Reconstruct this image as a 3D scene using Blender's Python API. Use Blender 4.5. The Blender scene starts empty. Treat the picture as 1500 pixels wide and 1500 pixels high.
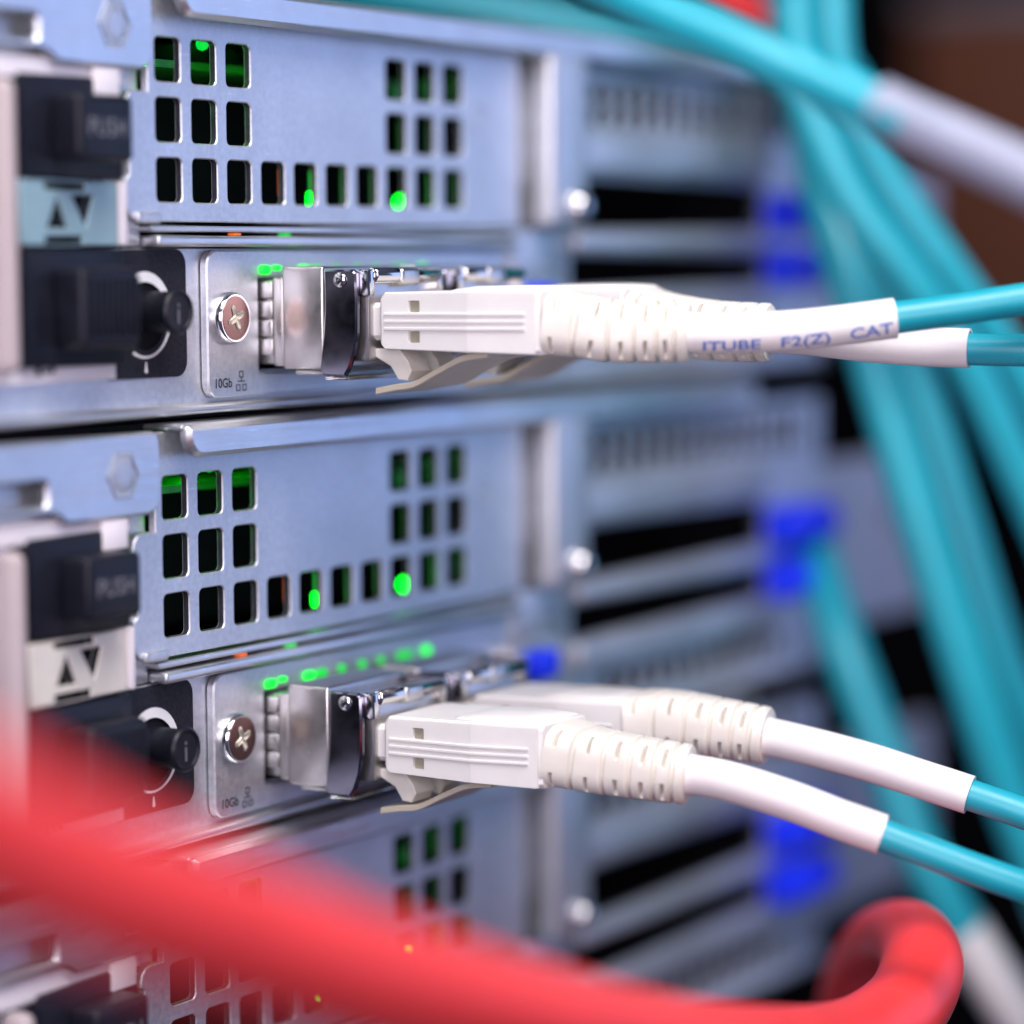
import bpy, bmesh, math, random
from mathutils import Vector, Matrix

random.seed(7)
S = 0.001                                  # everything below is written in millimetres
scene = bpy.context.scene
COL = scene.collection

# ------------------------------------------------------------------ camera
def cam_setup():
    yaw, pitch, roll = math.radians(31.17726), math.radians(4.83795), math.radians(-0.42252)
    f = Vector((math.cos(yaw)*math.cos(pitch), math.sin(yaw)*math.cos(pitch), -math.sin(pitch)))
    r = Vector((math.sin(yaw), -math.cos(yaw), 0))
    u = r.cross(f)
    r2 = r*math.cos(roll) + u*math.sin(roll)
    u2 = -r*math.sin(roll) + u*math.cos(roll)
    cam = bpy.data.cameras.new('camera')
    o = bpy.data.objects.new('camera', cam)
    COL.objects.link(o)
    m = Matrix((r2, u2, -f)).transposed().to_4x4()
    m.translation = Vector((-248.9745, -185.2185, 5.5308))*S
    o.matrix_world = m
    cam.sensor_fit = 'HORIZONTAL'
    cam.sensor_width = 36
    cam.lens = 36*4309.24/1500
    cam.clip_start = 0.01
    cam.clip_end = 20
    cam.dof.use_dof = True
    cam.dof.focus_distance = 0.306
    cam.dof.aperture_fstop = 7.6
    cam.dof.aperture_blades = 0
    scene.camera = o
cam_setup()

# ------------------------------------------------------------------ light
world = bpy.data.worlds.new('World')
scene.world = world
world.use_nodes = True
bg = world.node_tree.nodes['Background']
bg.inputs[0].default_value = (0.36, 0.42, 0.75, 1)
bg.inputs[1].default_value = 0.15

def area(name, loc, target, sx, sy, power, color):
    l = bpy.data.lights.new(name, 'AREA')
    l.shape = 'RECTANGLE'
    l.size, l.size_y, l.energy, l.color = sx*S, sy*S, power, color
    o = bpy.data.objects.new(name, l)
    COL.objects.link(o)
    o.location = Vector(loc)*S
    d = (Vector(target) - Vector(loc)).normalized()
    o.rotation_euler = d.to_track_quat('-Z', 'Y').to_euler()
    return o
area('ceiling_lamp', (-150, -240, 390), (10, -20, -30), 340, 260, 3.9, (1.0, 0.94, 0.94))
area('blue_fill', (430, -400, 60), (20, 0, -20), 420, 360, 0.74, (0.38, 0.53, 1.0))  # unseen blue source, added so the steel reflects blue
area('side_fill', (-360, -240, 60), (0, -20, -30), 260, 220, 1.3, (1.0, 0.89, 1.0))  # unseen lavender fill, added to brighten plug sides and the red cable
vs = scene.view_settings
vs.view_transform = 'Standard'
vs.look = 'None'
vs.gamma = 1
vs.exposure = 0

# ------------------------------------------------------------------ materials
MATS = {}
def mat(name, color, rough=0.5, metal=0.0, noise=0.0, nscale=300, bump=0.0, bscale=800,
        stretch=(1, 1, 1), rvar=0.0, emit=None, estr=0.0, coat=0.0, sss=0.0, spec=0.5, mott=0.0):
    m = bpy.data.materials.new(name)
    m.use_nodes = True
    nt = m.node_tree
    b = nt.nodes['Principled BSDF']
    b.inputs['Base Color'].default_value = (*color, 1)
    b.inputs['Roughness'].default_value = rough
    b.inputs['Metallic'].default_value = metal
    b.inputs['Specular IOR Level'].default_value = spec
    if coat: b.inputs['Coat Weight'].default_value = coat
    if sss:
        b.inputs['Subsurface Weight'].default_value = sss
        b.inputs['Subsurface Radius'].default_value = (0.0012, 0.0009, 0.0007)
        b.inputs['Subsurface Scale'].default_value = 1.0
    if emit:
        b.inputs['Emission Color'].default_value = (*emit, 1)
        b.inputs['Emission Strength'].default_value = estr
    if noise or bump or rvar:
        tc = nt.nodes.new('ShaderNodeTexCoord')
        mp = nt.nodes.new('ShaderNodeMapping')
        mp.inputs['Scale'].default_value = stretch
        nt.links.new(tc.outputs['Object'], mp.inputs['Vector'])
        n = nt.nodes.new('ShaderNodeTexNoise')
        n.inputs['Scale'].default_value = nscale
        n.inputs['Detail'].default_value = 6
        n.inputs['Roughness'].default_value = 0.65
        nt.links.new(mp.outputs[0], n.inputs['Vector'])
        if noise:
            cr = nt.nodes.new('ShaderNodeValToRGB')
            cr.color_ramp.elements[0].position = 0.3
            cr.color_ramp.elements[1].position = 0.7
            cr.color_ramp.elements[0].color = (*[max(0, c*(1-noise)) for c in color], 1)
            cr.color_ramp.elements[1].color = (*[min(1, c*(1+noise)) for c in color], 1)
            nt.links.new(n.outputs['Fac'], cr.inputs[0])
            nt.links.new(cr.outputs[0], b.inputs['Base Color'])
            if mott:
                n3 = nt.nodes.new('ShaderNodeTexNoise')
                n3.inputs['Scale'].default_value = 75
                n3.inputs['Detail'].default_value = 8
                n3.inputs['Roughness'].default_value = 0.7
                nt.links.new(tc.outputs['Object'], n3.inputs['Vector'])
                m3 = nt.nodes.new('ShaderNodeMapRange')
                m3.inputs['From Min'].default_value = 0.3
                m3.inputs['From Max'].default_value = 0.7
                m3.inputs['To Min'].default_value = 1-mott
                m3.inputs['To Max'].default_value = 1.0
                nt.links.new(n3.outputs['Fac'], m3.inputs['Value'])
                # fine scratches: very stretched noise, thresholded
                mp4 = nt.nodes.new('ShaderNodeMapping')
                mp4.inputs['Scale'].default_value = (0.12, 1, 1)
                mp4.inputs['Rotation'].default_value = (0, 0.35, 0)
                nt.links.new(tc.outputs['Object'], mp4.inputs['Vector'])
                n4 = nt.nodes.new('ShaderNodeTexNoise')
                n4.inputs['Scale'].default_value = 2200
                n4.inputs['Detail'].default_value = 2
                nt.links.new(mp4.outputs[0], n4.inputs['Vector'])
                m4 = nt.nodes.new('ShaderNodeMapRange')
                m4.inputs['From Min'].default_value = 0.66
                m4.inputs['From Max'].default_value = 0.74
                m4.inputs['To Min'].default_value = 1.0
                m4.inputs['To Max'].default_value = 1.18
                nt.links.new(n4.outputs['Fac'], m4.inputs['Value'])
                mu = nt.nodes.new('ShaderNodeMath'); mu.operation = 'MULTIPLY'
                nt.links.new(m3.outputs[0], mu.inputs[0]); nt.links.new(m4.outputs[0], mu.inputs[1])
                vm = nt.nodes.new('ShaderNodeVectorMath'); vm.operation = 'SCALE'
                nt.links.new(cr.outputs[0], vm.inputs[0]); nt.links.new(mu.outputs[0], vm.inputs['Scale'])
                nt.links.new(vm.outputs[0], b.inputs['Base Color'])
        if rvar:
            mr = nt.nodes.new('ShaderNodeMapRange')
            mr.inputs['From Min'].default_value = 0.3
            mr.inputs['From Max'].default_value = 0.7
            mr.inputs['To Min'].default_value = max(0.02, rough-rvar)
            mr.inputs['To Max'].default_value = min(1, rough+rvar)
            nt.links.new(n.outputs['Fac'], mr.inputs['Value'])
            nt.links.new(mr.outputs[0], b.inputs['Roughness'])
        if bump:
            n2 = nt.nodes.new('ShaderNodeTexNoise')
            n2.inputs['Scale'].default_value = bscale
            n2.inputs['Detail'].default_value = 4
            nt.links.new(mp.outputs[0], n2.inputs['Vector'])
            bp = nt.nodes.new('ShaderNodeBump')
            bp.inputs['Strength'].default_value = bump
            bp.inputs['Distance'].default_value = 0.0001
            nt.links.new(n2.outputs['Fac'], bp.inputs['Height'])
            nt.links.new(bp.outputs[0], b.inputs['Normal'])
    MATS[name] = m
    return m

mat('steel', (0.70, 0.72, 0.77), 0.45, 0.85, noise=0.13, nscale=1500, bump=0.16, bscale=4000, rvar=0.08, mott=0.22)
mat('steel_brushed', (0.72, 0.74, 0.78), 0.36, 0.9, mott=0.2, noise=0.10, nscale=900, bump=0.3, bscale=1500, stretch=(0.08, 1, 1), rvar=0.1)
mat('steel_dull', (0.50, 0.51, 0.58), 0.5, 0.8, noise=0.08, nscale=300, bump=0.2, bscale=1800, rvar=0.1)
mat('nickel', (0.60, 0.58, 0.57), 0.32, 1.0, noise=0.05, nscale=900, bump=0.08, bscale=2500, rvar=0.05)
mat('chrome', (0.72, 0.71, 0.72), 0.12, 1.0, noise=0.05, nscale=300, rvar=0.06)
mat('chrome_dark', (0.20, 0.20, 0.25), 0.16, 1.0, noise=0.12, nscale=300, rvar=0.06)
mat('screw_metal', (0.66, 0.60, 0.55), 0.16, 1.0, noise=0.08, nscale=500, rvar=0.08)
mat('shaded_hole_wall', (0.05, 0.055, 0.075), 0.55, 0.6, noise=0.3, nscale=900)  # hole walls coloured dark to stand in for shade inside the openings
mat('screw_recess', (0.88, 0.82, 0.68), 0.42, 0.9, noise=0.1, nscale=900)  # pale warm colour stands in for glints in the cross
mat('screw_face', (0.24, 0.14, 0.13), 0.22, 1.0, noise=0.1, nscale=600, rvar=0.06)  # brown tint stands in for surroundings reflected in the screw head
mat('dimmed_sleeve', (0.27, 0.30, 0.40), 0.5, 0.0, noise=0.06, nscale=150)  # white sleeve darkened in colour to stand in for dimmer light
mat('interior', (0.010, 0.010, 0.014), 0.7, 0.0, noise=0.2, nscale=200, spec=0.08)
mat('black_plastic', (0.008, 0.009, 0.016), 0.42, 0.0, noise=0.25, nscale=500, bump=0.2, bscale=2500, rvar=0.1, spec=0.25)
mat('black_label', (0.012, 0.012, 0.020), 0.55, 0.0, noise=0.6, nscale=2500, bump=0.3, bscale=5000, spec=0.2)
mat('print_white', (0.80, 0.80, 0.82), 0.5, noise=0.03, nscale=600)
mat('print_grey', (0.16, 0.16, 0.18), 0.5, noise=0.05, nscale=600)
mat('print_black', (0.02, 0.02, 0.025), 0.5, noise=0.1, nscale=600)
mat('print_blue', (0.10, 0.19, 0.58), 0.5, noise=0.25, nscale=1500)
mat('white_plastic', (0.80, 0.78, 0.76), 0.34, 0.0, noise=0.02, nscale=300, bump=0.12, bscale=1500, sss=0.15, rvar=0.06)
mat('ivory_plastic', (0.79, 0.76, 0.69), 0.38, 0.0, noise=0.03, nscale=300, bump=0.15, bscale=1500, sss=0.15, rvar=0.06)
mat('beige_plastic', (0.52, 0.47, 0.38), 0.35, 0.0, noise=0.05, nscale=300, sss=0.1)
mat('window_dark', (0.34, 0.32, 0.24), 0.5, noise=0.1, nscale=500)
mat('white_sleeve', (0.82, 0.79, 0.79), 0.42, 0.0, noise=0.02, nscale=200, bump=0.2, bscale=900, rvar=0.08)
mat('teal_jacket', (0.014, 0.36, 0.46), 0.36, 0.0, noise=0.05, nscale=200, bump=0.15, bscale=700, rvar=0.06)
mat('red_jacket', (0.90, 0.050, 0.052), 0.42, 0.0, noise=0.06, nscale=120, bump=0.15, bscale=500, rvar=0.08)
mat('board', (0.02, 0.16, 0.03), 0.4, 0.0, noise=0.5, nscale=500)
mat('blue_plastic', (0.004, 0.030, 1.0), 0.4, 0.0, noise=0.1, nscale=200)
mat('white_paint', (0.78, 0.74, 0.78), 0.45, 0.0, noise=0.03, nscale=200)
mat('pink_paint', (0.40, 0.34, 0.35), 0.5, 0.0, noise=0.05, nscale=150)
mat('plate_cool_lit', (0.26, 0.40, 0.44), 0.5, 0.3, noise=0.06, nscale=300)  # cool tint of the light painted into the top server's plate
mat('plate_warm_lit', (0.70, 0.66, 0.58), 0.5, 0.2, noise=0.06, nscale=300)  # same plate on the lower servers, warm tint of the light painted in
mat('brown_door', (0.16, 0.055, 0.028), 0.55, 0.0, noise=0.25, nscale=6, stretch=(1, 1, 0.15))
mat('cabinet_black', (0.003, 0.003, 0.004), 0.8, 0.0, noise=0.2, nscale=30, spec=0.05)
mat('led_green', (0.0, 0.10, 0.01), 0.4, emit=(0.0, 1.0, 0.04), estr=1.8)
mat('led_green_dim', (0.0, 0.10, 0.01), 0.4, emit=(0.0, 1.0, 0.08), estr=0.75)
mat('led_inside', (0.0, 0.10, 0.01), 0.4, emit=(0.0, 1.0, 0.015), estr=9.0)
mat('led_glow', (0.0, 0.10, 0.01), 0.4, emit=(0.0, 1.0, 0.01), estr=60.0)
mat('led_soft', (0.0, 0.10, 0.01), 0.4, emit=(0.0, 1.0, 0.02), estr=0.2)
mat('led_faint', (0.0, 0.10, 0.01), 0.4, emit=(0.01, 1.0, 0.0), estr=0.03)
mat('led_orange', (0.3, 0.06, 0.01), 0.4, emit=(1.0, 0.16, 0.01), estr=0.7)

# ------------------------------------------------------------------ mesh helpers (mm in, metres out)
ORG = Vector((0, 0, 0))          # origin of the thing being built
def obj(name, verts, faces, m, parent=None, smooth=False):
    me = bpy.data.meshes.new(name)
    me.from_pydata([tuple((Vector(v)-ORG)*S) for v in verts], [], faces)
    me.materials.append(MATS[m])
    o = bpy.data.objects.new(name, me)
    COL.objects.link(o)
    if parent: o.parent = parent
    bm = bmesh.new(); bm.from_mesh(me)
    bmesh.ops.recalc_face_normals(bm, faces=bm.faces)
    bm.to_mesh(me); bm.free()
    if smooth:
        for p in me.polygons: p.use_smooth = True
    return o
def from_bm(name, bm, m, parent=None, smooth=False):
    bmesh.ops.recalc_face_normals(bm, faces=bm.faces)
    for v in bm.verts: v.co = (v.co-ORG)*S
    me = bpy.data.meshes.new(name); bm.to_mesh(me); bm.free()
    me.materials.append(MATS[m])
    o = bpy.data.objects.new(name, me); COL.objects.link(o)
    if parent: o.parent = parent
    if smooth:
        for p in me.polygons: p.use_smooth = True
        try: me.set_sharp_from_angle(angle=math.radians(35))
        except Exception: pass
    return o
def box_into(bm, x0, x1, y0, y1, z0, z1, bev=0.0, seg=2):
    g = bmesh.ops.create_cube(bm, size=1)
    vs_ = g['verts']
    for v in vs_:
        v.co = Vector(((x0+x1)/2+v.co.x*(x1-x0), (y0+y1)/2+v.co.y*(y1-y0), (z0+z1)/2+v.co.z*(z1-z0)))
    if bev:
        es = set(e for v in vs_ for e in v.link_edges)
        bmesh.ops.bevel(bm, geom=list(es), offset=bev, segments=seg, profile=0.5, affect='EDGES')
def box(name, x0, x1, y0, y1, z0, z1, m, parent=None, bev=0.15, seg=2):
    bm = bmesh.new(); box_into(bm, x0, x1, y0, y1, z0, z1, bev, seg)
    return from_bm(name, bm, m, parent, smooth=bev > 0)
def boxes(name, lst, m, parent=None, bev=0.1):
    bm = bmesh.new()
    for b in lst: box_into(bm, *b, bev)
    return from_bm(name, bm, m, parent, smooth=bev > 0)

def rrect(x0, z0, x1, z1, r, n=4):
    if not isinstance(r, (tuple, list)): r = (r, r, r, r)     # BL BR TR TL
    pts = []
    for (cx, cz, a0, rr) in ((x0+r[0], z0+r[0], 180, r[0]), (x1-r[1], z0+r[1], 270, r[1]),
                             (x1-r[2], z1-r[2], 0, r[2]), (x0+r[3], z1-r[3], 90, r[3])):
        if rr < 1e-6: pts.append((cx, cz)); continue
        for i in range(n+1):
            a = math.radians(a0+90*i/n)
            pts.append((cx+rr*math.cos(a), cz+rr*math.sin(a)))
    return pts
def circ(x, z, r, n=32): return [(x+r*math.cos(2*math.pi*i/n), z+r*math.sin(2*math.pi*i/n)) for i in range(n)]
def area2(l): return sum(l[i][0]*l[(i+1) % len(l)][1]-l[(i+1) % len(l)][0]*l[i][1] for i in range(len(l)))/2
def offs(l, d):
    """move a loop outward by d (positive grows)"""
    s = 1 if area2(l) > 0 else -1
    out = []
    n = len(l)
    for i in range(n):
        a, b, c = Vector(l[i-1]), Vector(l[i]), Vector(l[(i+1) % n])
        e1, e2 = (b-a), (c-b)
        n1 = Vector((e1.y, -e1.x)).normalized()*s; n2 = Vector((e2.y, -e2.x)).normalized()*s
        k = n1+n2
        if k.length < 1e-6: k = n1
        k = k.normalized(); k = k/max(0.5, k.dot(n1))
        out.append((b.x+k.x*d, b.y+k.y*d))
    return out
XZ = lambda u, v, w: (u, w, v)                       # a sheet parallel to the rear panels; w grows inwards
def plate(name, outer, holes, w0, w1, m, parent=None, bev=0.12, mp=XZ, smooth=True, cut=False):
    """flat sheet with real openings: front at w0, back at w1, small bevel on the front edges"""
    bm = bmesh.new()
    d = 1 if w1 > w0 else -1
    def ring(l, w): return [bm.verts.new(mp(p[0], p[1], w)) for p in l]
    def wall(a, b):
        return [bm.faces.new((a[i], a[(i+1) % len(a)], b[(i+1) % len(a)], b[i])) for i in range(len(a))]
    fe, be = [], []
    for k, l in enumerate([outer]+list(holes)):
        sgn = -1 if k == 0 else 1
        f = ring(offs(l, sgn*bev), w0) if bev else ring(l, w0)
        mdl = ring(l, w0+d*bev) if bev else f
        b = ring(l, w1)
        if bev: wall(f, mdl)
        if cut and k > 0:                                   # inner wall painted dark for shade, bright burr at the back
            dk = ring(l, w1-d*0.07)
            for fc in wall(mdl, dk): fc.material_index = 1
            wall(dk, b)
        else: wall(mdl, b)
        for L, E in ((f, fe), (b, be)):
            for i in range(len(L)):
                e = bm.edges.get((L[i], L[(i+1) % len(L)]))
                E.append(e)
    bmesh.ops.triangle_fill(bm, edges=fe, use_beauty=True, use_dissolve=False)
    bmesh.ops.triangle_fill(bm, edges=be, use_beauty=True, use_dissolve=False)
    o = from_bm(name, bm, m, parent, smooth)
    if cut: o.data.materials.append(MATS['shaded_hole_wall'])
    return o
def cyl_y(name, x, z, r, y0, y1, m, parent=None, n=36, bev=0.15, dome=0.0):
    """round boss along Y, y0 is the outer end"""
    prof = [(r-bev, y0), (r, y0+bev*(1 if y1 > y0 else -1)), (r, y1)]
    if dome: prof = [(r*math.sin(a), y0+dome*(1-math.cos(a))/(1-math.cos(1.2))*1.0) for a in [0.15*i for i in range(1, 9)]]+[(r, y1)]
    return lathe_y(name, x, z, prof, m, parent, n)
def lathe_y(name, x, z, prof, m, parent=None, n=36):
    V, Fc = [], []
    for (r, y) in prof:
        for i in range(n):
            a = 2*math.pi*i/n
            V.append((x+r*math.cos(a), y, z+r*math.sin(a)))
    for k in range(len(prof)-1):
        for i in range(n):
            Fc.append((k*n+i, k*n+(i+1) % n, (k+1)*n+(i+1) % n, (k+1)*n+i))
    Fc.append(tuple(range(n)))
    Fc.append(tuple(range((len(prof)-1)*n, len(prof)*n)))
    o = obj(name, V, Fc, m, parent, True)
    try: o.data.set_sharp_from_angle(angle=math.radians(35))
    except Exception: pass
    return o
def cyl_x(name, x0, x1, y, z, r, m, parent=None, n=20):
    V, Fc = [], []
    for (xx, rr) in ((x0, r*0.8), (x0+0.15, r), (x1-0.15, r), (x1, r*0.8)):
        for i in range(n):
            a = 2*math.pi*i/n
            V.append((xx, y+rr*math.cos(a), z+rr*math.sin(a)))
    for k in range(3):
        for i in range(n): Fc.append((k*n+i, k*n+(i+1) % n, (k+1)*n+(i+1) % n, (k+1)*n+i))
    Fc.append(tuple(range(n))); Fc.append(tuple(range(3*n, 4*n)))
    return obj(name, V, Fc, m, parent, True)

def catmull(pts, per=10):
    P = [Vector(p) for p in pts]
    P = [P[0]*2-P[1]]+P+[P[-1]*2-P[-2]]
    out = []
    for i in range(1, len(P)-2):
        for k in range(per):
            t = k/per
            a, b, c, d = P[i-1], P[i], P[i+1], P[i+2]
            out.append(0.5*((2*b)+(c-a)*t+(2*a-5*b+4*c-d)*t*t+(3*b-a-3*c+d)*t**3))
    out.append(P[-2].copy())
    return out
def even(path, n):
    L = [0]
    for i in range(1, len(path)): L.append(L[-1]+(path[i]-path[i-1]).length)
    out, k = [], 0
    for i in range(n):
        u = L[-1]*i/(n-1)
        while k < len(L)-2 and L[k+1] < u: k += 1
        out.append(path[k].lerp(path[k+1], (u-L[k])/max(1e-9, L[k+1]-L[k])))
    return out
def frames(path):
    out = []
    up0 = Vector((0, 0, 1))
    for i in range(len(path)):
        t = (path[min(i+1, len(path)-1)]-path[max(i-1, 0)]).normalized()
        side = t.cross(up0)
        if side.length < 1e-4: side = Vector((1, 0, 0))
        side.normalize()
        up = side.cross(t).normalized()
        out.append((path[i], t, side, up))
    return out
def loft(name, fr, rad, m, parent=None, n=28, cap=True):
    """rad(i, phi) -> (distance along side, distance along up)"""
    V, Fc = [], []
    for i, (p, t, sd, up) in enumerate(fr):
        for k in range(n):
            ph = 2*math.pi*k/n
            a, b = rad(i, ph)
            V.append(p+sd*a+up*b)
    for i in range(len(fr)-1):
        for k in range(n):
            Fc.append((i*n+k, i*n+(k+1) % n, (i+1)*n+(k+1) % n, (i+1)*n+k))
    if cap:
        Fc.append(tuple(range(n))); Fc.append(tuple(range((len(fr)-1)*n, len(fr)*n)))
    o = obj(name, V, Fc, m, parent, True)
    try: o.data.set_sharp_from_angle(angle=math.radians(50))
    except Exception: pass
    return o
def tube(name, path, r, m, parent=None, n=24):
    return loft(name, frames(path), lambda i, ph: (r*math.cos(ph), r*math.sin(ph)), m, parent, n)

def text_verts(s, size, bold=0.0, sub=0):
    cu = bpy.data.curves.new('t', 'FONT')
    cu.body = s; cu.size = size; cu.resolution_u = 3; cu.offset = bold
    o = bpy.data.objects.new('t', cu); COL.objects.link(o)
    dg = bpy.context.evaluated_depsgraph_get()
    me = bpy.data.meshes.new_from_object(o.evaluated_get(dg))
    if sub:
        bm = bmesh.new(); bm.from_mesh(me)
        bmesh.ops.triangulate(bm, faces=bm.faces)
        for _ in range(sub):
            long_e = [e for e in bm.edges if e.calc_length() > 0.22]
            if not long_e: break
            bmesh.ops.subdivide_edges(bm, edges=long_e, cuts=1)
            bmesh.ops.triangulate(bm, faces=bm.faces)
        bm.to_mesh(me); bm.free()
    V = [(v.co.x, v.co.y) for v in me.vertices]
    Fc = [tuple(p.vertices) for p in me.polygons]
    bpy.data.objects.remove(o); bpy.data.curves.remove(cu); bpy.data.meshes.remove(me)
    return V, Fc
def text(name, s, size, mp, m, parent=None, bold=0.0):
    V, Fc = text_verts(s, size, bold)
    return obj(name, [mp(a, b) for a, b in V], Fc, m, parent)

def thing(name, label, cat, loc, group=None):
    o = bpy.data.objects.new(name, None)
    COL.objects.link(o)
    o.empty_display_size = 0.01
    o.location = Vector(loc)*S
    o['label'] = label; o['category'] = cat
    if group: o['group'] = group
    return o
def tag(o, label, cat, group=None):
    o['label'] = label; o['category'] = cat
    if group: o['group'] = group
    return o
def copy_tree(o, parent=None):
    c = o.copy(); COL.objects.link(c)
    if parent: c.parent = parent
    for ch in list(o.children): copy_tree(ch, c)
    return c

# ================================================================== surroundings
def wall_box(name, *a, m='cabinet_black'):
    o = box(name, *a, m, None, 0)
    o['kind'] = 'structure'
    return o
ORG = Vector((0, 0, 0))
wall_box('cabinet_wall', 640, 660, -500, 900, -700, 700)
wall_box('cabinet_back_wall', -200, 640, 640, 660, -700, 700)
ORG = Vector((520, 100, -20))
t = thing('cabinet_door', 'dark brown door panel standing behind the teal cables', 'door', ORG)
box('door_panel', 525, 531, 40, 150, -16, 74, 'brown_door', t, 1.0)
box('door_rail', 524, 532, 40, 150, 74.1, 80, 'steel_dull', t, 0.5)

# ================================================================== rack server
BASE = -10.3
PITCH = 44.45
def build_server():
    global ORG
    ORG = Vector((0, 0, BASE))
    t = thing('rack_server', 'x', 'server', (0, 0, BASE), 'rack servers stacked one above the other')
    # --- closed dark body
    bm = bmesh.new()
    box_into(bm, -48, 146.5, 70, 420, BASE, 33.9)                 # solid rear bulk
    box_into(bm, -48, 146.5, 2.6, 70, BASE, BASE+0.8)             # floor
    box_into(bm, -48, 146.5, 2.6, 70, 33.1, 33.9)                 # roof
    box_into(bm, -48, -47.2, 2.6, 70, BASE+0.8, 33.1)             # sides
    box_into(bm, 145.7, 146.5, 2.6, 70, BASE+0.8, 33.1)
    from_bm('chassis', bm, 'interior', t)
    # --- perforated panel
    holes = []
    for r in range(3):
        for c in range(10):
            if r < 2 and 3 <= c <= 6: continue
            cx, cz = -9.6+6.0*c, 26.32-6.06*r
            holes.append(rrect(cx-2.12, cz-2.25, cx+2.12, cz+2.25, 0.62, 3))
    outer = [(-12.9, 33.1), (-12.9, 23.0)]
    outer += [(-15.1+1.5*math.cos(math.radians(a)), 21.5+1.5*math.sin(math.radians(a))) for a in (90, 120, 150, 180)]
    outer += [(-16.6, 21.0), (-16.0, 20.6), (-16.0, 14.6), (-16.6, 14.2)]
    outer += [(-14.9+1.7*math.cos(math.radians(a)), 11.7+1.7*math.sin(math.radians(a))) for a in (180, 205, 230, 255, 270)]
    outer += [(59.5, 9.85), (59.5, 33.1)]
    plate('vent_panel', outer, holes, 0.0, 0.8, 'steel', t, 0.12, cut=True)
    plate('panel_stamp', circ(50.2, 22.6, 1.7, 28), [circ(50.2, 22.6, 1.35, 24)], -0.06, 0.01, 'steel_dull', t, 0.02)
    obj('panel_stamp', [(49.6, -0.04, 21.9), (49.9, -0.04, 21.9), (50.8, -0.04, 23.3), (50.5, -0.04, 23.3)], [(0, 1, 2, 3)], 'steel_dull', t)
    box('panel_fold', -15.4, -11.6, -0.55, 0.3, 9.75, 10.9, 'steel', t, 0.3, 3)
    # --- inside: boards and small lamps
    b = box('circuit_board', -14, 58, 5.5, 66, 26.1, 26.9, 'board', t, 0)
    boxes('board_component', [(-12+7*i, -9+7*i, 9+3*(i % 3), 14+4*(i % 2), 27.0, 29.5) for i in range(9)], 'interior', b, 0.1)
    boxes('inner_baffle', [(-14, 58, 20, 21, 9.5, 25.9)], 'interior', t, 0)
    for x, z, y, r, m in ((37.2, 12.6, 2.6, 0.8, 'led_inside'), (1.8, 28.7, 4.2, 0.7, 'led_green_dim'),
                          (-4.0, 23.55, 3.0, 0.35, 'led_glow'), (3.0, 23.55, 3.0, 0.35, 'led_glow'), (10.0, 23.55, 4.0, 0.35, 'led_glow'),
                          (0.0, 31.0, 9.0, 0.5, 'led_glow'), (8.0, 31.0, 12.0, 0.5, 'led_glow'), (14.0, 31.0, 9.0, 0.5, 'led_glow')):
        lathe_y('indicator_lamp', x, z, [(r*0.4, y-r), (r*0.8, y-r*0.6), (r, y), (r*0.8, y+r*0.6)], m, t, 12)
    for x, z0, z1, w, m in ((19.7, 12.2, 15.8, 0.5, 'led_green_dim'), (19.4, 12.0, 13.4, 0.7, 'led_inside'), (25.7, 12.2, 16, 0.3, 'led_soft'), (31.7, 12.2, 16, 0.3, 'led_soft'), (43.9, 12.2, 16, 0.4, 'led_soft'),
                            (49.4, 12.2, 16, 0.6, 'led_faint'), (37.4, 18, 22, 0.4, 'led_faint'), (43.6, 18, 22, 0.4, 'led_faint'), (49.0, 24, 28, 0.4, 'led_faint'), (36.4, 24, 26, 0.9, 'led_faint'), (43.0, 24, 27, 0.7, 'led_faint'),
                            (13.45, 13.0, 15.9, 0.14, 'led_orange')):
        box('light_pipe', x-w, x+w, 2.2, 2.9, z0, z1, m, t, 0.1)
    # --- top cover lip (rolled edge)
    lp = plate('cover_lip', rrect(-11.0, 30.45, 118, 33.75, (2.4, 0.4, 0.4, 0.5), 6), [], -3.1, -1.9, 'steel_brushed', t, 0.5)
    box('cover_edge', -11.3, 118, -2.4, 4.5, 33.25, 33.9, 'steel_brushed', t, 0.3, 3)
    # --- two thin tray edges under the panel
    box('tray_edge', -13.3, 58, -0.5, 3, 8.95, 9.55, 'steel_brushed', t, 0.2)
    box('tray_edge', -13.0, 58, -1.2, 3, 7.45, 8.55, 'steel_brushed', t, 0.35, 3)
    for x, m in ((1.5, 'led_orange'), (10.5, 'led_green_dim')):
        box('indicator_lamp', x-0.6, x+0.6, -0.3, 0.6, 8.62, 8.86, m, t, 0.05)
    # --- corner post with rivet
    pl = box('corner_post', 62.2, 71.2, -3.2, 3, 9.9, 31.4, 'steel', t, 1.1, 4)
    lathe_y('rivet', 67.8, 12.4, [(0.5, -5.1), (1.2, -4.9), (1.7, -4.3), (1.9, -3.5), (1.9, -3.1)], 'chrome', pl, 24)
    box('post_web', 59.6, 62.1, 1.2, 2.2, 15.5, 29.3, 'steel_dull', t, 0.2)
    # --- expansion bay on the right
    holes = []
    for i in range(15):
        for r in range(2):
            x = 75+4.5*i
            holes.append(rrect(x-1.45, 23.0+2.9*r, x+1.45, 25.3+2.9*r, 0.5, 2))
    holes.append(rrect(72.6, 9.7, 127, 16.1, 0.4, 2))
    holes.append(rrect(72.6, 2.2, 127, 6.5, 0.4, 2))
    for i in range(11): holes.append(rrect(80.4+4.8*i, -6.2, 83.8+4.8*i, -3.2, 0.5, 2))
    e = plate('expansion_bay', rrect(71.3, -9.0, 146.4, 30.2, 0.6, 2), holes, 0.6, 1.8, 'steel', t, 0.2, cut=True)
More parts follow.
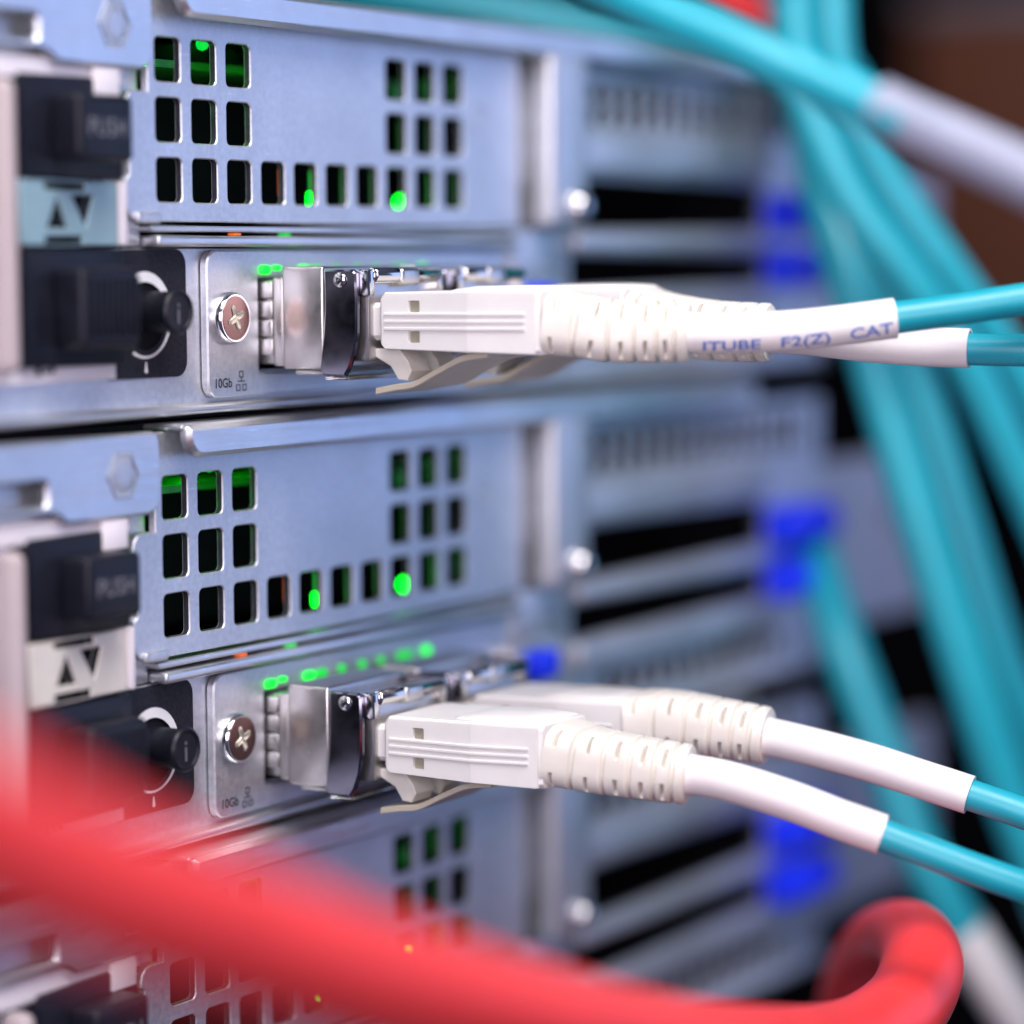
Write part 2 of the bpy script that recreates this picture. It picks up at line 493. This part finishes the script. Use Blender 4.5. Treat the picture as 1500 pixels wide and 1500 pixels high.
    boxes('bay_baffle', [(71.6, 145, 24, 25, -8.8, 30)], 'interior', t, 0)
    for z0, z1 in ((17.0, 21.4), (7.0, 9.2), (-1.6, 1.7)):
        box('slot_cover', 72.5, 126.5, -0.9, 0.55, z0, z1, 'steel', t, 0.5, 3)
    for z0, z1 in ((9.4, 15.0), (1.8, 7.4)):
        boxes('slot_latch', [(127.3, 143.2, -3.6, 0.55, z0, z1), (130, 141, -5.4, -3.55, z0+1.2, z1-1.2)], 'blue_plastic', t, 0.6)
    # --- mounting ear
    er = plate('mounting_ear', rrect(146.8, -6.5, 200, 19.5, 1.5, 3), [rrect(156, 1, 160, 8, 1.9, 4), circ(185, 9, 3, 16)], 5.0, 7.2, 'steel_dull', t, 0.3)
    # --- lower rear wall
    hl = [rrect(5.2, -6.1, 20.6, 4.4, 0.3, 2), rrect(22.7, -6.1, 38.1, 4.4, 0.3, 2)]
    plate('lower_wall', [(-47, -9.1), (61.5, -9.1), (61.5, 7.3), (-47, 7.3)], hl, 1.0, 1.8, 'steel', t, 0.1)
    box('corner_filler', 58.3, 71.1, 0.3, 0.95, 3.6, 9.7, 'steel', t, 0.1)
    box('corner_foot', 61.7, 71.1, 0.3, 1.8, -9.0, 3.5, 'steel', t, 0.1)
    box('bottom_flange', -47, 146, -0.9, 6, -9.75, -8.75, 'steel_brushed', t, 0.45, 3)
    # --- network card bracket
    hl = [rrect(5.4, -6.0, 20.4, 4.3, 0.25, 2), rrect(22.9, -6.0, 37.9, 4.3, 0.25, 2)]
    nb = plate('network_bracket', rrect(-3.6, -8.3, 55, 7.1, (1.7, 0.3, 0.3, 1.7), 6), hl, 0.0, 0.85, 'steel', t, 0.18)
    for x0 in (5.4, 22.9):
        bm = bmesh.new()
        box_into(bm, x0-0.1, x0+0.25, 0.9, 30, -6.0, 4.35); box_into(bm, x0+14.75, x0+15.1, 0.9, 30, -6.0, 4.35)
        box_into(bm, x0+0.25, x0+14.75, 0.9, 30, 4.1, 4.35); box_into(bm, x0+0.25, x0+14.75, 0.9, 30, -6.0, -5.7)
        box_into(bm, x0+0.25, x0+14.75, 29, 30, -5.7, 4.1)
        from_bm('port_cage', bm, 'nickel', nb)
    lathe_y('bracket_screw', 0, 0, [(2.28, -0.98), (2.5, -1.0), (2.68, -0.8), (2.76, -0.4), (2.76, 0.02)], 'chrome', nb, 40)
    cross = []
    for i in range(4):
        a = math.radians(90*i+24)
        c_, s_ = math.cos(a), math.sin(a)
        for (u, v) in ((0.42, -0.36), (1.35, -0.30), (1.5, 0.0), (1.35, 0.30), (0.42, 0.36)):
            cross.append((u*c_-v*s_, u*s_+v*c_))
    plate('screw_face', circ(0, 0, 2.3, 36), [cross], -1.03, -0.99, 'screw_face', nb, 0)
    V, Fc = [], []
    k = len(cross)
    for p in cross: V.append((p[0], -1.06, p[1]))
    for p in cross: V.append((p[0]*0.80, -1.2, p[1]*0.80))
    for p in cross: V.append((p[0]*0.30, -1.05, p[1]*0.30))
    for r_ in range(2):
        for i in range(k): Fc.append((r_*k+i, r_*k+(i+1) % k, (r_+1)*k+(i+1) % k, (r_+1)*k+i))
    Fc.append(tuple(range(2*k, 3*k)))
    obj('screw_recess', V, Fc, 'screw_recess', nb)
    text('port_speed_print', '10Gb', 1.4, lambda a, b: (-2.65+a*1.0, -0.03, -7.25+b), 'print_black', nb, 0.02)
    ic = []
    def sq(cx, cz, h):
        o_, i_ = rrect(cx-h, cz-h, cx+h, cz+h, 0.01, 1), None
        return [(cx-h, cx+h, -0.03, 0.02, cz+h-0.12, cz+h), (cx-h, cx+h, -0.03, 0.02, cz-h, cz-h+0.12),
                (cx-h, cx-h+0.12, -0.03, 0.02, cz-h+0.12, cz+h-0.12), (cx+h-0.12, cx+h, -0.03, 0.02, cz-h+0.12, cz+h-0.12)]
    ic += sq(2.1, -5.95, 0.36)+sq(1.55, -7.35, 0.36)+sq(2.65, -7.35, 0.36)
    ic += [(2.04, 2.16, -0.03, 0.02, -6.62, -6.32), (1.45, 2.75, -0.03, 0.02, -6.74, -6.62)]
    boxes('network_symbol', ic, 'print_black', nb, 0)
    for x, m, w in ((6.4, 'led_green', 0.85), (8.6, 'led_green', 0.7), (13.6, 'led_green', 0.9), (16.0, 'led_green_dim', 0.9), (20.0, 'led_green_dim', 0.5), (24.1, 'led_green_dim', 0.5), (27.9, 'led_green_dim', 0.35), (32.8, 'led_green_dim', 1.3), (37.4, 'led_green', 0.7)):
        box('port_lamp', x-w, x+w, -0.5, 0.5, 4.5 if x != 8.6 else 4.9, 5.5, m, nb, 0.35, 3)
    bt = box('display_port', 54, 61, -2.4, 0.9, -3, 3.4, 'nickel', t, 0.5)
    box('port_insert', 55, 60, -5.2, -2.42, -0.6, 2.9, 'blue_plastic', bt, 0.7, 3)
    # --- black label with pull tab
    lb = plate('info_label', rrect(-19, -5.85, -6.2, 7.2, (0.3, 1.6, 1.6, 0.3), 5), [circ(-13.1, 0.55, 3.55, 40)], 0.7, 0.98, 'black_label', t, 0.05)
    V, Fc = [], []
    for i in range(49):
        a = math.radians(-150+i*300/48)
        for rr, cx, cz in ((4.4, -13.1, 0.55), (3.75, -13.1, 0.15)):
            V.append((cx+rr*math.cos(a+math.pi/6), 0.66, cz+rr*math.sin(a+math.pi/6)))
    for i in range(48): Fc.append((2*i, 2*i+1, 2*i+3, 2*i+2))
    obj('label_ring', V, Fc, 'print_white', lb)
    obj('label_mark', [(-13.35, 0.66, -5.2), (-13.1, 0.66, -5.35), (-12.85, 0.66, -5.2), (-13.02, 0.66, -4.2), (-13.18, 0.66, -4.2)], [(0, 1, 2, 3, 4)], 'print_white', lb)
    lathe_y('tab_well', -13.1, 0.55, [(3.6, 0.95), (3.4, 0.98), (0.5, 0.985)], 'interior', lb, 32)
    ib = lathe_y('info_pull_tab', -12.8, 0.9, [(1.2, -3.32), (1.75, -3.36), (1.95, -3.55), (2.15, -3.55), (2.35, -3.3), (2.35, -2.9), (2.05, -2.5), (2.05, 0.9)], 'black_plastic', t, 40)
    text('info_letter', 'i', 3.2, lambda a, b: (-13.2+a*0.95, -3.4, -0.3+b), 'print_grey', ib)
    # --- hexagon bracket top left
    hb = plate('top_bracket', [(-47, 33.3), (-47, 26.1), (-30.2, 26.1), (-29.0, 25.7), (-28.4, 25.15), (-27.6, 25.0), (-15.2, 25.0), (-14.0, 25.5), (-13.4, 26.4), (-13.4, 32.4), (-13.8, 33.1), (-14.5, 33.35)],
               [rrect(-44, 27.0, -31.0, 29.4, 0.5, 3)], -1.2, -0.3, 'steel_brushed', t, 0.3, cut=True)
    hx = lambda r: [(-19.4+r*math.cos(math.radians(60*i)), 29.2+r*math.sin(math.radians(60*i))) for i in range(6)]
    V, Fc = [], []
    for r, y in ((2.75, -1.19), (2.5, -1.32), (2.3, -1.32), (2.05, -1.21)):
        for p in hx(r): V.append((p[0], y, p[1]))
    for k in range(3):
        for i in range(6): Fc.append((k*6+i, k*6+(i+1) % 6, (k+1)*6+(i+1) % 6, (k+1)*6+i))
    obj('hexagon_emboss', V, Fc, 'steel_brushed', hb)
    lathe_y('rivet', -19.4, 29.2, [(0.5, -1.36), (1.2, -1.34), (1.6, -1.28), (1.75, -1.18)], 'steel', hb, 28)
    box('bracket_ledge', -47, -16.9, -0.2, 4, 23.35, 25.6, 'white_paint', t, 0.3)
    box('bracket_tab', -22.3, -18.4, -0.9, -0.25, 21.9, 24.9, 'white_paint', t, 0.15)
    box('upper_wall', -47, -13.2, 1.1, 2.0, 7.5, 33.0, 'steel', t, 0.1)
    # --- power supply end on the left
    bar = box('guide_bar', -37.4, -35.2, -2.4, 1.0, -4.6, 23.1, 'pink_paint', t, 1.1, 4)
    for z0, z1, b0, b1, txt in ((15.6, 22.0, 14.0, 23.9, True), (-2.4, 5.4, -4.2, 7.2, False)):
        bb = box('latch_base', -33.2, -17.9, -0.7, 1.05, b0, b1, 'black_plastic', t, 0.4)
        bk = box('release_latch', -29.2, -20.9 if txt else -20.4, -4.6, -0.75, z0, z1, 'black_plastic', t, 0.7, 4)
        if txt:
            text('latch_print', 'PUSH', 2.5, lambda a, b: (-28.0+a*0.98, -4.63, 18.0+b), 'print_grey', bk)
        else:
            boxes('grip_rib', [(-28.4+0.9*i, -28.0+0.9*i, -4.85, -4.58, z0+1.2, z1-1.0) for i in range(9)], 'black_plastic', bk, 0.08)
    tri = lambda pts: offs(pts, -0.0)
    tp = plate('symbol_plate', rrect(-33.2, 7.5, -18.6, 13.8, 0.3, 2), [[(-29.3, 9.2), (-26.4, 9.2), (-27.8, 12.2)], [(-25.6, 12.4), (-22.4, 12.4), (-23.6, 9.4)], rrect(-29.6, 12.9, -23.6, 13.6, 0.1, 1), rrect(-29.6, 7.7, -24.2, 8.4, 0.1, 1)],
               -0.5, 0.6, 'plate_cool_lit', t, 0.15, cut=True)
    box('symbol_backing', -33, -18.8, 0.7, 1.05, 7.5, 13.7, 'interior', t, 0)
    box('plate_edge', -18.5, -17.7, -1.0, 1.0, 7.6, 13.9, 'white_paint', t, 0.2)
    lb2 = box('white_label', -40, -18.2, 0.45, 0.97, -5.7, -2.2, 'white_paint', t, 0.05)
    boxes('label_print', [(-30.5, -29.6, 0.42, 0.5, -5.0, -3.9), (-29.2, -28.6, 0.42, 0.5, -4.8, -4.3), (-28.3, -27.6, 0.42, 0.5, -4.8, -4.2)], 'print_black', lb2, 0)
    return t
server = build_server()
labels = ['topmost silver rack server, cables leaving its network card run nearly level',
          'middle silver rack server, cables leaving its network card slope downwards',
          'lowest silver rack server, half hidden behind the thick red cable loop']
servers = [server]
for i in (1, 2): servers.append(copy_tree(server))
for i, s in enumerate(servers):
    s.location.z = (BASE-PITCH*i)*S
    s['label'] = labels[i]
    if i:
        for ch in s.children:
            if ch.name.startswith('symbol_plate'):
                ch.material_slots[0].link = 'OBJECT'
                ch.material_slots[0].material = MATS['plate_warm_lit']

# ================================================================== transceivers
def build_transceiver():
    global ORG
    ORG = Vector((13, 0, -5.4))
    t = thing('transceiver', 'x', 'transceiver', ORG, 'metal transceivers in the network cards')
    box('shell', 6.6, 19.2, -1.6, 26, -5.0, 3.9, 'nickel', t, 0.2)
    for k in range(4):
        z1 = 3.75-2.02*k
        box('spring_finger', 5.75, 6.9, -1.5, 0.6, z1-1.85, z1, 'nickel', t, 0.22, 3)
    box('flange', 5.7, 20.1, -2.95, -1.62, -5.2, 4.2, 'nickel', t, 0.25, 3)
    hd = box('head', 5.0, 20.3, -8.6, -3.3, -5.5, 5.35, 'nickel', t, 0.35, 3)
    box('head_foot', 6.0, 19.3, -7.8, -4.2, -6.1, -5.55, 'nickel', t, 0.2)
    box('inner_shell', 6.2, 19.1, -13.6, -8.65, -4.6, 4.2, 'nickel', t, 0.3)
    prof = [(-8.9, 5.0), (-12.4, 5.0), (-12.9, 4.6), (-13.0, 2.0), (-12.95, -1.5), (-12.6, -3.6), (-12.0, -5.2), (-11.4, -6.1), (-8.6, -6.1), (-8.2, -5.4), (-8.7, -2.0), (-8.9, 1.0)]
    for x0, x1 in ((4.75, 5.35), (19.7, 20.3)):
        bl = plate('bail_side', prof, [], x0, x1, 'chrome_dark', t, 0.2, mp=lambda u, v, w: (w, u, v))
        if x0 < 6:
            edge = [(-8.75, 5.05), (-9.15, 5.05), (-9.15, 1.0), (-8.95, -2.0), (-8.5, -5.6), (-8.2, -5.4), (-8.7, -2.0), (-8.85, 1.0)]
            V, Fc = [], []
            n = 20
            for xx, rr in ((4.35, 0.35), (4.45, 0.7), (4.62, 0.82), (4.8, 0.82)):
                for i in range(n):
                    a = 2*math.pi*i/n
                    V.append((xx, -11.0+rr*math.cos(a), 3.9+rr*math.sin(a)))
            for k in range(3):
                for i in range(n): Fc.append((k*n+i, k*n+(i+1) % n, (k+1)*n+(i+1) % n, (k+1)*n+i))
            Fc.append(tuple(range(n)))
            obj('pivot_pin', V, Fc, 'chrome', bl, True)
    box('bail_foot', 5.0, 20.0, -11.6, -8.7, -6.55, -6.12, 'chrome', t, 0.15)
    cyl_x('bail_bar', 6.3, 18.6, -13.9, 4.35, 0.85, 'chrome', t)
    boxes('bail_arm', [(5.4, 6.5, -14.3, -12.5, 2.2, 5.0), (18.5, 19.6, -14.3, -12.5, 2.2, 5.0)], 'chrome', t, 0.3)
    box('bail_collar', 10.6, 14.2, -14.95, -13.2, 3.3, 5.15, 'nickel', t, 0.5, 3)
    return t
tr = build_transceiver()
trs = [tr]+[copy_tree(tr) for _ in range(3)]
TX = 17.5
for o, (dx, i, lab) in zip(trs, ((0, 0, 'metal transceiver beside the screw and 10Gb print, topmost rack server'),
                                 (TX, 0, 'metal transceiver farther from the bracket screw, topmost rack server'),
                                 (0, 1, 'metal transceiver beside the screw and 10Gb print, middle rack server'),
                                 (TX, 1, 'metal transceiver farther from the bracket screw, middle rack server'))):
    o.location = Vector((13+dx, 0, -5.4-PITCH*i))*S
    o['label'] = lab

# ================================================================== patch cables
def boot_depth(t, ph):
    """groove depth of the flexible boot at fraction t, angle ph (0 = towards +side)"""
    d = 0.0
    for g in (0.20, 0.42, 0.61, 0.78, 0.91):
        x = abs(t-g)/0.019
        if x < 1: d = max(d, 0.6*(1-x*x))
    s = abs(math.sin(ph))
    for g in (0.075, 0.31, 0.52, 0.70, 0.85):
        x = abs(t-g)/0.014
        q = abs(abs(math.degrees(math.atan2(math.sin(ph), abs(math.cos(ph)))))-34)/22
        if x < 1 and q < 1: d = max(d, 1.0*min(1, 2.2*(1-x*x))*min(1, 3*(1-q)))
    return d
def build_connector(name, label, x0, iz, bpath, spath, cpath, print_it=None, group='white plug patch cables with teal jackets'):
    """x0: X of the near side of the plug; iz: server index; paths are absolute centre lines"""
    global ORG
    dz = -PITCH*iz
    ORG = Vector((x0+6.5, -14, -3.6+dz))
    t = thing(name, label, 'cable', ORG, group)
    cx = x0+6.4
    dx = x0-5.6
    # inner body, loft along -Y
    st = [(-13.4, 5.0, 1.5, -2.4), (-14.9, 5.0, 1.5, -2.4), (-14.95, 5.7, 2.3, -3.1), (-15.4, 5.9, 2.6, -3.3), (-25.9, 5.9, 2.75, -3.6), (-33.2, 4.6, 2.75, -3.8), (-33.5, 4.5, 2.7, -3.75)]
    V, Fc = [], []
    sec = lambda hw, zt, zb: [(-hw+0.5, zt), (hw-0.5, zt), (hw, zt-0.5), (hw, zb+0.5), (hw-0.5, zb), (-hw+0.5, zb), (-hw, zb+0.5), (-hw, zt-0.5)]
    for (y, hw, zt, zb) in st:
        for p in sec(hw, zt, zb): V.append((cx+p[0], y, p[1]+dz))
    for k in range(len(st)-1):
        for i in range(8): Fc.append((k*8+i, k*8+(i+1) % 8, (k+1)*8+(i+1) % 8, (k+1)*8+i))
    Fc.append(tuple(range(8))); Fc.append(tuple(range((len(st)-1)*8, len(st)*8)))
    body = obj('plug_body', V, Fc, 'white_plastic', t)
    # side cover with two little windows, in two facets
    for sgn, on in ((-1, 'side_cover'), (1, 'side_cover')):
        def m1(u, v, w): return (cx+sgn*(6.35-w), u, v+dz)
        def m2(u, v, w): return (cx+sgn*(6.35-w-(-25.9-u)*0.175), u, v+dz)
        o1 = [(-15.5, 2.0), (-15.9, 2.45), (-25.9, 2.6), (-25.9, -3.45), (-15.9, -3.2), (-15.5, -2.8)]
        win = [rrect(-20.2, 0.55, -18.8, 1.75, 0.08, 1), rrect(-20.2, -2.6, -18.8, -1.4, 0.08, 1)]
        sc = plate(on, o1, win, 0.0, 0.5, 'white_plastic', t, 0.0, mp=m1)
        o2 = [(-25.9, 2.6), (-33.1, 2.55), (-33.1, -3.65), (-25.9, -3.45)]
        sd = plate(on, o2, [], 0.0, 0.5, 'white_plastic', t, 0.0, mp=m2)
        for (ua, ub) in ((-20.2, -18.8),):
            for (va, vb) in ((0.55, 1.75), (-2.6, -1.4)):
                bm = bmesh.new()
                c = [m1(ua, va, 0.44), m1(ub, va, 0.44), m1(ub, vb, 0.44), m1(ua, vb, 0.44)]
                bm.faces.new([bm.verts.new(p) for p in c])
                from_bm('window_insert', bm, 'window_dark', sc)
        for zz in (0.35, -0.4, -1.15):
            for (mm, ua, ub, pp) in ((m1, -15.9, -25.9, sc), (m2, -25.9, -32.2, sd)):
                h = 0.17
                V = [mm(ua, zz-h, 0.0), mm(ua, zz+h, 0.0), mm(ub, zz+h, 0.0), mm(ub, zz-h, 0.0),
                     mm(ua, zz-h*0.6, -0.2), mm(ua, zz+h*0.6, -0.2), mm(ub, zz+h*0.6, -0.2), mm(ub, zz-h*0.6, -0.2)]
                obj('side_ridge', V, [(4, 5, 6, 7), (0, 1, 5, 4), (1, 2, 6, 5), (2, 3, 7, 6), (3, 0, 4, 7)], 'white_plastic', pp)
    V, Fc = [], []
    hump = [(-21.5, 4.4, 2.55), (-23.0, 4.6, 2.95), (-25.5, 4.7, 3.2), (-30, 4.4, 3.25), (-33.3, 3.9, 3.1)]
    for (y, hw, zt) in hump:
        for (a, b) in ((-1, 2.4), (-0.92, zt-0.25), (-0.75, zt), (0.75, zt), (0.92, zt-0.25), (1, 2.4)): V.append((cx+a*hw, y, b+dz))
    for k in range(len(hump)-1):
        for i in range(5): Fc.append((k*6+i, k*6+i+1, (k+1)*6+i+1, (k+1)*6+i))
    Fc.append((0, 1, 2, 3, 4, 5)); Fc.append(tuple(range(24, 30)))
    obj('plug_saddle', V, Fc, 'white_plastic', t, True)
    # ferrule holders reaching into the transceiver
    boxes('plug_nose', [(cx-5.2, cx-0.8, -13.4, -6, -2.0+dz, 1.2+dz), (cx+0.8, cx+5.2, -13.4, -6, -2.0+dz, 1.2+dz)], 'beige_plastic', t, 0.2)
    # latch underneath
    for xa, xb in ((cx-4.6, cx-1.0), (cx+1.0, cx+4.6)):
        pr = [(-13.0, -3.3), (-13.2, -4.0), (-15.4, -5.1), (-16.3, -6.5), (-17.4, -6.6), (-18.0, -5.6), (-17.6, -4.6), (-16.4, -3.2)]
        plate('latch_hook', pr, [], xa, xb, 'ivory_plastic', t, 0.1, mp=lambda u, v, w: (w, u, v+dz))
    lp = catmull([(0, -27.5, -3.75), (0, -24.5, -4.2), (0, -21.5, -5.5), (0, -18.6, -6.9), (0, -16.2, -7.3), (0, -13.7, -7.75)], 6)
    pr = [(p.y, p.z+0.35) for p in lp]+[(p.y+0.1, p.z-0.35) for p in reversed(lp)]
    plate('latch_trigger', pr, [], cx-4.9, cx+4.9, 'beige_plastic', t, 0.1, mp=lambda u, v, w: (w, u, v+dz))  # beige here carries the shadow under the plug in its colour
    # boot
    bp_ = even(catmull(bpath, 40), 180)
    fr = frames(bp_)
    n = len(fr)
    def rad(i, ph):
        tt = i/(n-1)
        e = max(0, 1-tt*1.6)
        a = 3.12+1.6*e*e+(0.25*(1-tt)); b = 3.12+0.22*(1-tt)
        d = boot_depth(tt, ph)
        sq = 1
        ca, sa = math.cos(ph), math.sin(ph)
        k = 2/(2.0+1.6*(1-tt))
        ca2 = math.copysign(abs(ca)**k, ca); sa2 = math.copysign(abs(sa)**k, sa)
        if tt > 0.985: d = max(d, 0.2)
        return ((a-d)*ca2, (b-d)*sa2)
    loft('boot', fr, rad, 'ivory_plastic', t, 96)
    # heat-shrink sleeve: hollow tube with a wall at its end
    sp = catmull(spath, 14)
    fs = frames(sp)
    ns = len(fs)
    sl = loft('sleeve', fs+[fs[-1], (fs[-1][0]-fs[-1][1]*3, *fs[-1][1:])], lambda i, ph: ((2.06 if i < ns else 1.78)*math.cos(ph), (2.06 if i < ns else 1.78)*math.sin(ph)), 'white_sleeve', t, 40, cap=False)
    if print_it:
        V, Fc = text_verts(print_it, 1.75, 0.03, 4)
        L = [0]
        for i in range(1, ns): L.append(L[-1]+(sp[i]-sp[i-1]).length)
        W = max(v[0] for v in V)
        u0 = L[-1]-0.5-W*1.28
        P = []
        for a, b in V:
            u = u0+a*1.28
            i = max(0, min(ns-2, next((k for k in range(ns-1) if L[k+1] > u), ns-2)))
            f = (u-L[i])/(L[i+1]-L[i])
            p = sp[i].lerp(sp[i+1], f)
            _, tg, sd, up = fs[i]
            lean = -0.75+0.2*(u-u0)/W
            ang = lean+(b-0.5)/2.06
            P.append(p+sd*2.085*math.cos(ang)+up*2.085*math.sin(ang))
        obj('sleeve_print', P, Fc, 'print_blue', sl)
    e0, e1 = Vector(cpath[-2]), Vector(cpath[-1])
    cpath = list(cpath)+[e1+(e1-e0).normalized()*80]
    tube('jacket', catmull(cpath, 12), 1.66, 'teal_jacket', t, 32)
    return t


PC = [
 ('fiber_patch_cable', 'white plug with blue printed sleeve, beside the bracket screw, topmost server', 5.6, 0,
  [(12, -33.2, -0.5), (12.4, -36, -0.9), (13.4, -38.8, -1.4), (16.0, -46.1, -1.6)],
  [(14.6, -42.9, -1.5), (15.7, -45.5, -1.6), (17.6, -49.1, -1.7), (20.6, -54.6, -1.5), (23.4, -59.3, -1.0), (26.2, -64.2, -0.3)],
  [(20.6, -54.6, -1.5), (24.1, -60.5, -0.8), (26.8, -65.3, -0.1), (29.8, -70.7, 0.7), (32.5, -75.5, 1.5), (35.8, -81.5, 2.2), (42.0, -93.5, 3.0)], 'ITUBE   F2(Z)   CAT'),
 ('fiber_patch_cable', 'white plug behind the one with printed sleeve, topmost server', 23.1, 0,
  [(29.5, -33.2, -0.5), (29.7, -37, -1.2), (30.3, -42, -1.8), (31.2, -47.7, -2.0)],
  [(30.5, -42.5, -1.9), (31.0, -45.5, -2.0), (32.0, -51.4, -2.3), (33.2, -57.9, -3.0), (34.5, -63.5, -3.4), (35.6, -68.4, -3.6)],
  [(33.2, -57.9, -3.0), (34.8, -64.9, -3.5), (35.8, -69.0, -3.7), (37.0, -73.8, -3.8), (39.0, -80.4, -3.8), (43, -93, -3.6)], None),
 ('fiber_patch_cable', 'white plug with downward curving sleeve, beside the bracket screw, middle server', 5.6, 1,
  [(12, -33.2, -44.95), (12.3, -37, -45.6), (13.0, -42, -46.1), (14.2, -46.9, -46.6)],
  [(13.2, -42.5, -46.1), (13.8, -45.2, -46.4), (15.0, -50.4, -47.0), (17.0, -56.3, -48.7), (19.0, -61.5, -50.7), (20.5, -65.5, -52.1)],
  [(17.0, -56.3, -48.7), (19.2, -62.1, -50.8), (21.0, -66.6, -52.6), (24.0, -73.4, -55.3), (26.5, -78.3, -57.2), (30.0, -84.2, -59.4), (37, -96, -63)], None),
 ('fiber_patch_cable', 'white plug with downward curving sleeve, farther from the bracket screw, middle server', 23.1, 1,
  [(29.5, -33.2, -44.2), (29.7, -37, -44.0), (30.3, -42, -44.4), (31.2, -47.4, -45.0)],
  [(30.5, -42.5, -44.5), (31.0, -45.5, -44.8), (32.0, -51.5, -45.8), (33.2, -58.1, -47.2), (34.5, -63.7, -48.8), (35.6, -68.7, -50.2)],
  [(33.2, -58.1, -47.2), (34.8, -65.1, -49.2), (35.8, -69.3, -50.4), (37.0, -74.1, -51.9), (39.0, -80.9, -54.4), (44, -94, -59)], None),
]
for a in PC: build_connector(*a)

# ================================================================== hanging cables at the right
ORG = Vector((0, 0, 0))
GR = 'teal cables hanging past the servers'
def strand(label, pts, r, m='teal_jacket', sleeve=None, sm='white_sleeve', name='hanging_cable', group=GR, ext=(120, 120)):
    global ORG
    ORG = Vector(pts[-1])
    t = thing(name, label, 'cable', ORG, group)
    pts = [Vector(p) for p in pts]
    if ext[0]: pts = [pts[0]+(pts[0]-pts[1]).normalized()*ext[0]]+pts
    if ext[1]: pts = pts+[pts[-1]+(pts[-1]-pts[-2]).normalized()*ext[1]]
    tube('jacket', catmull(pts, 12), r, m, t, 24)
    if sleeve: tube('sleeve', catmull(sleeve, 12), r+0.3, sm, t, 28)
    return t
strand('teal cable bowing outermost to the right, over the brown door',
       [(122.2, -11.8, 52.2), (120.0, -13.2, 44.5), (117.7, -15.5, 30.5), (119.7, -21.0, 17.6), (123.2, -28.9, 4.7), (128.5, -35.7, -7.4), (133.3, -42.3, -22.4), (135.9, -49.3, -39.2)], 2.7)
strand('pale teal cable hanging between the outermost bow and the blue latches',
       [(110.3, -11.6, 51.1), (108.1, -13.1, 43.6), (105.9, -15.7, 29.0), (106.0, -22.1, 14.6), (109.3, -29.4, 3.4), (114.4, -36.0, -8.8), (119.1, -42.4, -25.2), (123.0, -47.3, -39.0)], 2.75)
strand('teal cable hanging closest to the blue latches, running down past three servers',
       [(127.5, -3.8, 36.2), (124.3, -8.0, 24.6), (120.9, -11.6, 16.0), (118.0, -16.6, 3.8), (117.4, -21.8, -10.9), (116.7, -27.3, -27.3), (118.4, -33.1, -46.6), (121.9, -38.2, -65.3), (125.9, -43.7, -82.4), (131, -49, -100)], 3.2)
strand('teal cable lying just behind the one closest to the blue latches',
       [(136.1, -2.9, 33.9), (133.0, -7.5, 21.1), (130.6, -14.0, 4.7), (131.0, -21.1, -11.4), (130.7, -27.4, -29.3), (132.4, -33.4, -49.2), (136.3, -38.6, -64.7), (141, -44, -84)], 3.2)
strand('short teal cable with white sleeve rising beside the red loop',
       [(141.7, -0.1, -35.2), (133.3, -6.7, -42.1), (127.9, -12.7, -50.9), (126.7, -18.5, -62.9), (126.3, -23.9, -75.9), (128.8, -30.1, -88.3), (133.9, -36.7, -101.2), (138.6, -42.1, -110.4)], 3.3,
       ext=(0, 120), sleeve=[(128.6, -29.6, -87.5), (131, -33.3, -94.5), (133.9, -36.7, -101.2), (138.6, -42.1, -110.4)])
strand('teal cable running along the top of the topmost server lid',
       [(92.5, 72.0, 50.1), (105.4, 59.7, 46.0), (120.6, 43.6, 42.4), (130.6, 26.4, 38.3), (135.1, 8.6, 37.3), (136.4, -3.8, 34.0), (139, -8, 28)], 3.6, ext=(120, 0))
strand('teal cable with white sleeve slanting across the hanging bundle',
       [(-21.9, -47.6, 36.1), (-20.6, -54.5, 31.1), (-20.1, -61.7, 27.4), (-19.0, -69.9, 23.8), (-18.0, -75.9, 20.9), (-16.8, -88.5, 15.2), (-15.9, -94.3, 12.3), (-15.1, -100.0, 9.3)], 2.1,
       sleeve=[(-17.2, -81.4, 18.6), (-16.9, -84.2, 17.2), (-16.8, -88.5, 15.3), (-15.9, -94.3, 12.5), (-15.1, -100.0, 9.5)], sm='dimmed_sleeve')
strand('red cable showing above the teal bundle at the lid',
       [(116.7, 12.1, 47.6), (122.2, 6.3, 43.5), (127.1, 1.3, 39.8), (131.6, -2.9, 35.6), (137, -8, 28)], 2.6, 'red_jacket', name='red_cable', group=None, ext=(120, 0))

# red cable looping close to the lens
RED = [(-161.1, -93.3, -14.4), (-148.8, -89.2, -18.9), (-134.4, -84.8, -24.3), (-110.3, -79.6, -33.7), (-80.4, -74.6, -44.8), (-43.3, -70.2, -57.6), (-13.0, -67.4, -66.4), (13.1, -65.0, -72.0), (27.2, -64.9, -71.6), (37.7, -62.5, -69.5), (51.8, -54.9, -70.5), (68.2, -44.1, -75.9), (82.7, -34.7, -84.5), (94.1, -28.2, -95.0), (103.8, -23.2, -109.1)]
RED = [(-230, -108, 8)]+RED+[(72, -36, -150)]
ORG = Vector(RED[-1])
t = thing('red_cable', 'thick red cable looping in front of the lowest server', 'cable', ORG)
tube('jacket', catmull(RED, 16), 4.45, 'red_jacket', t, 40)
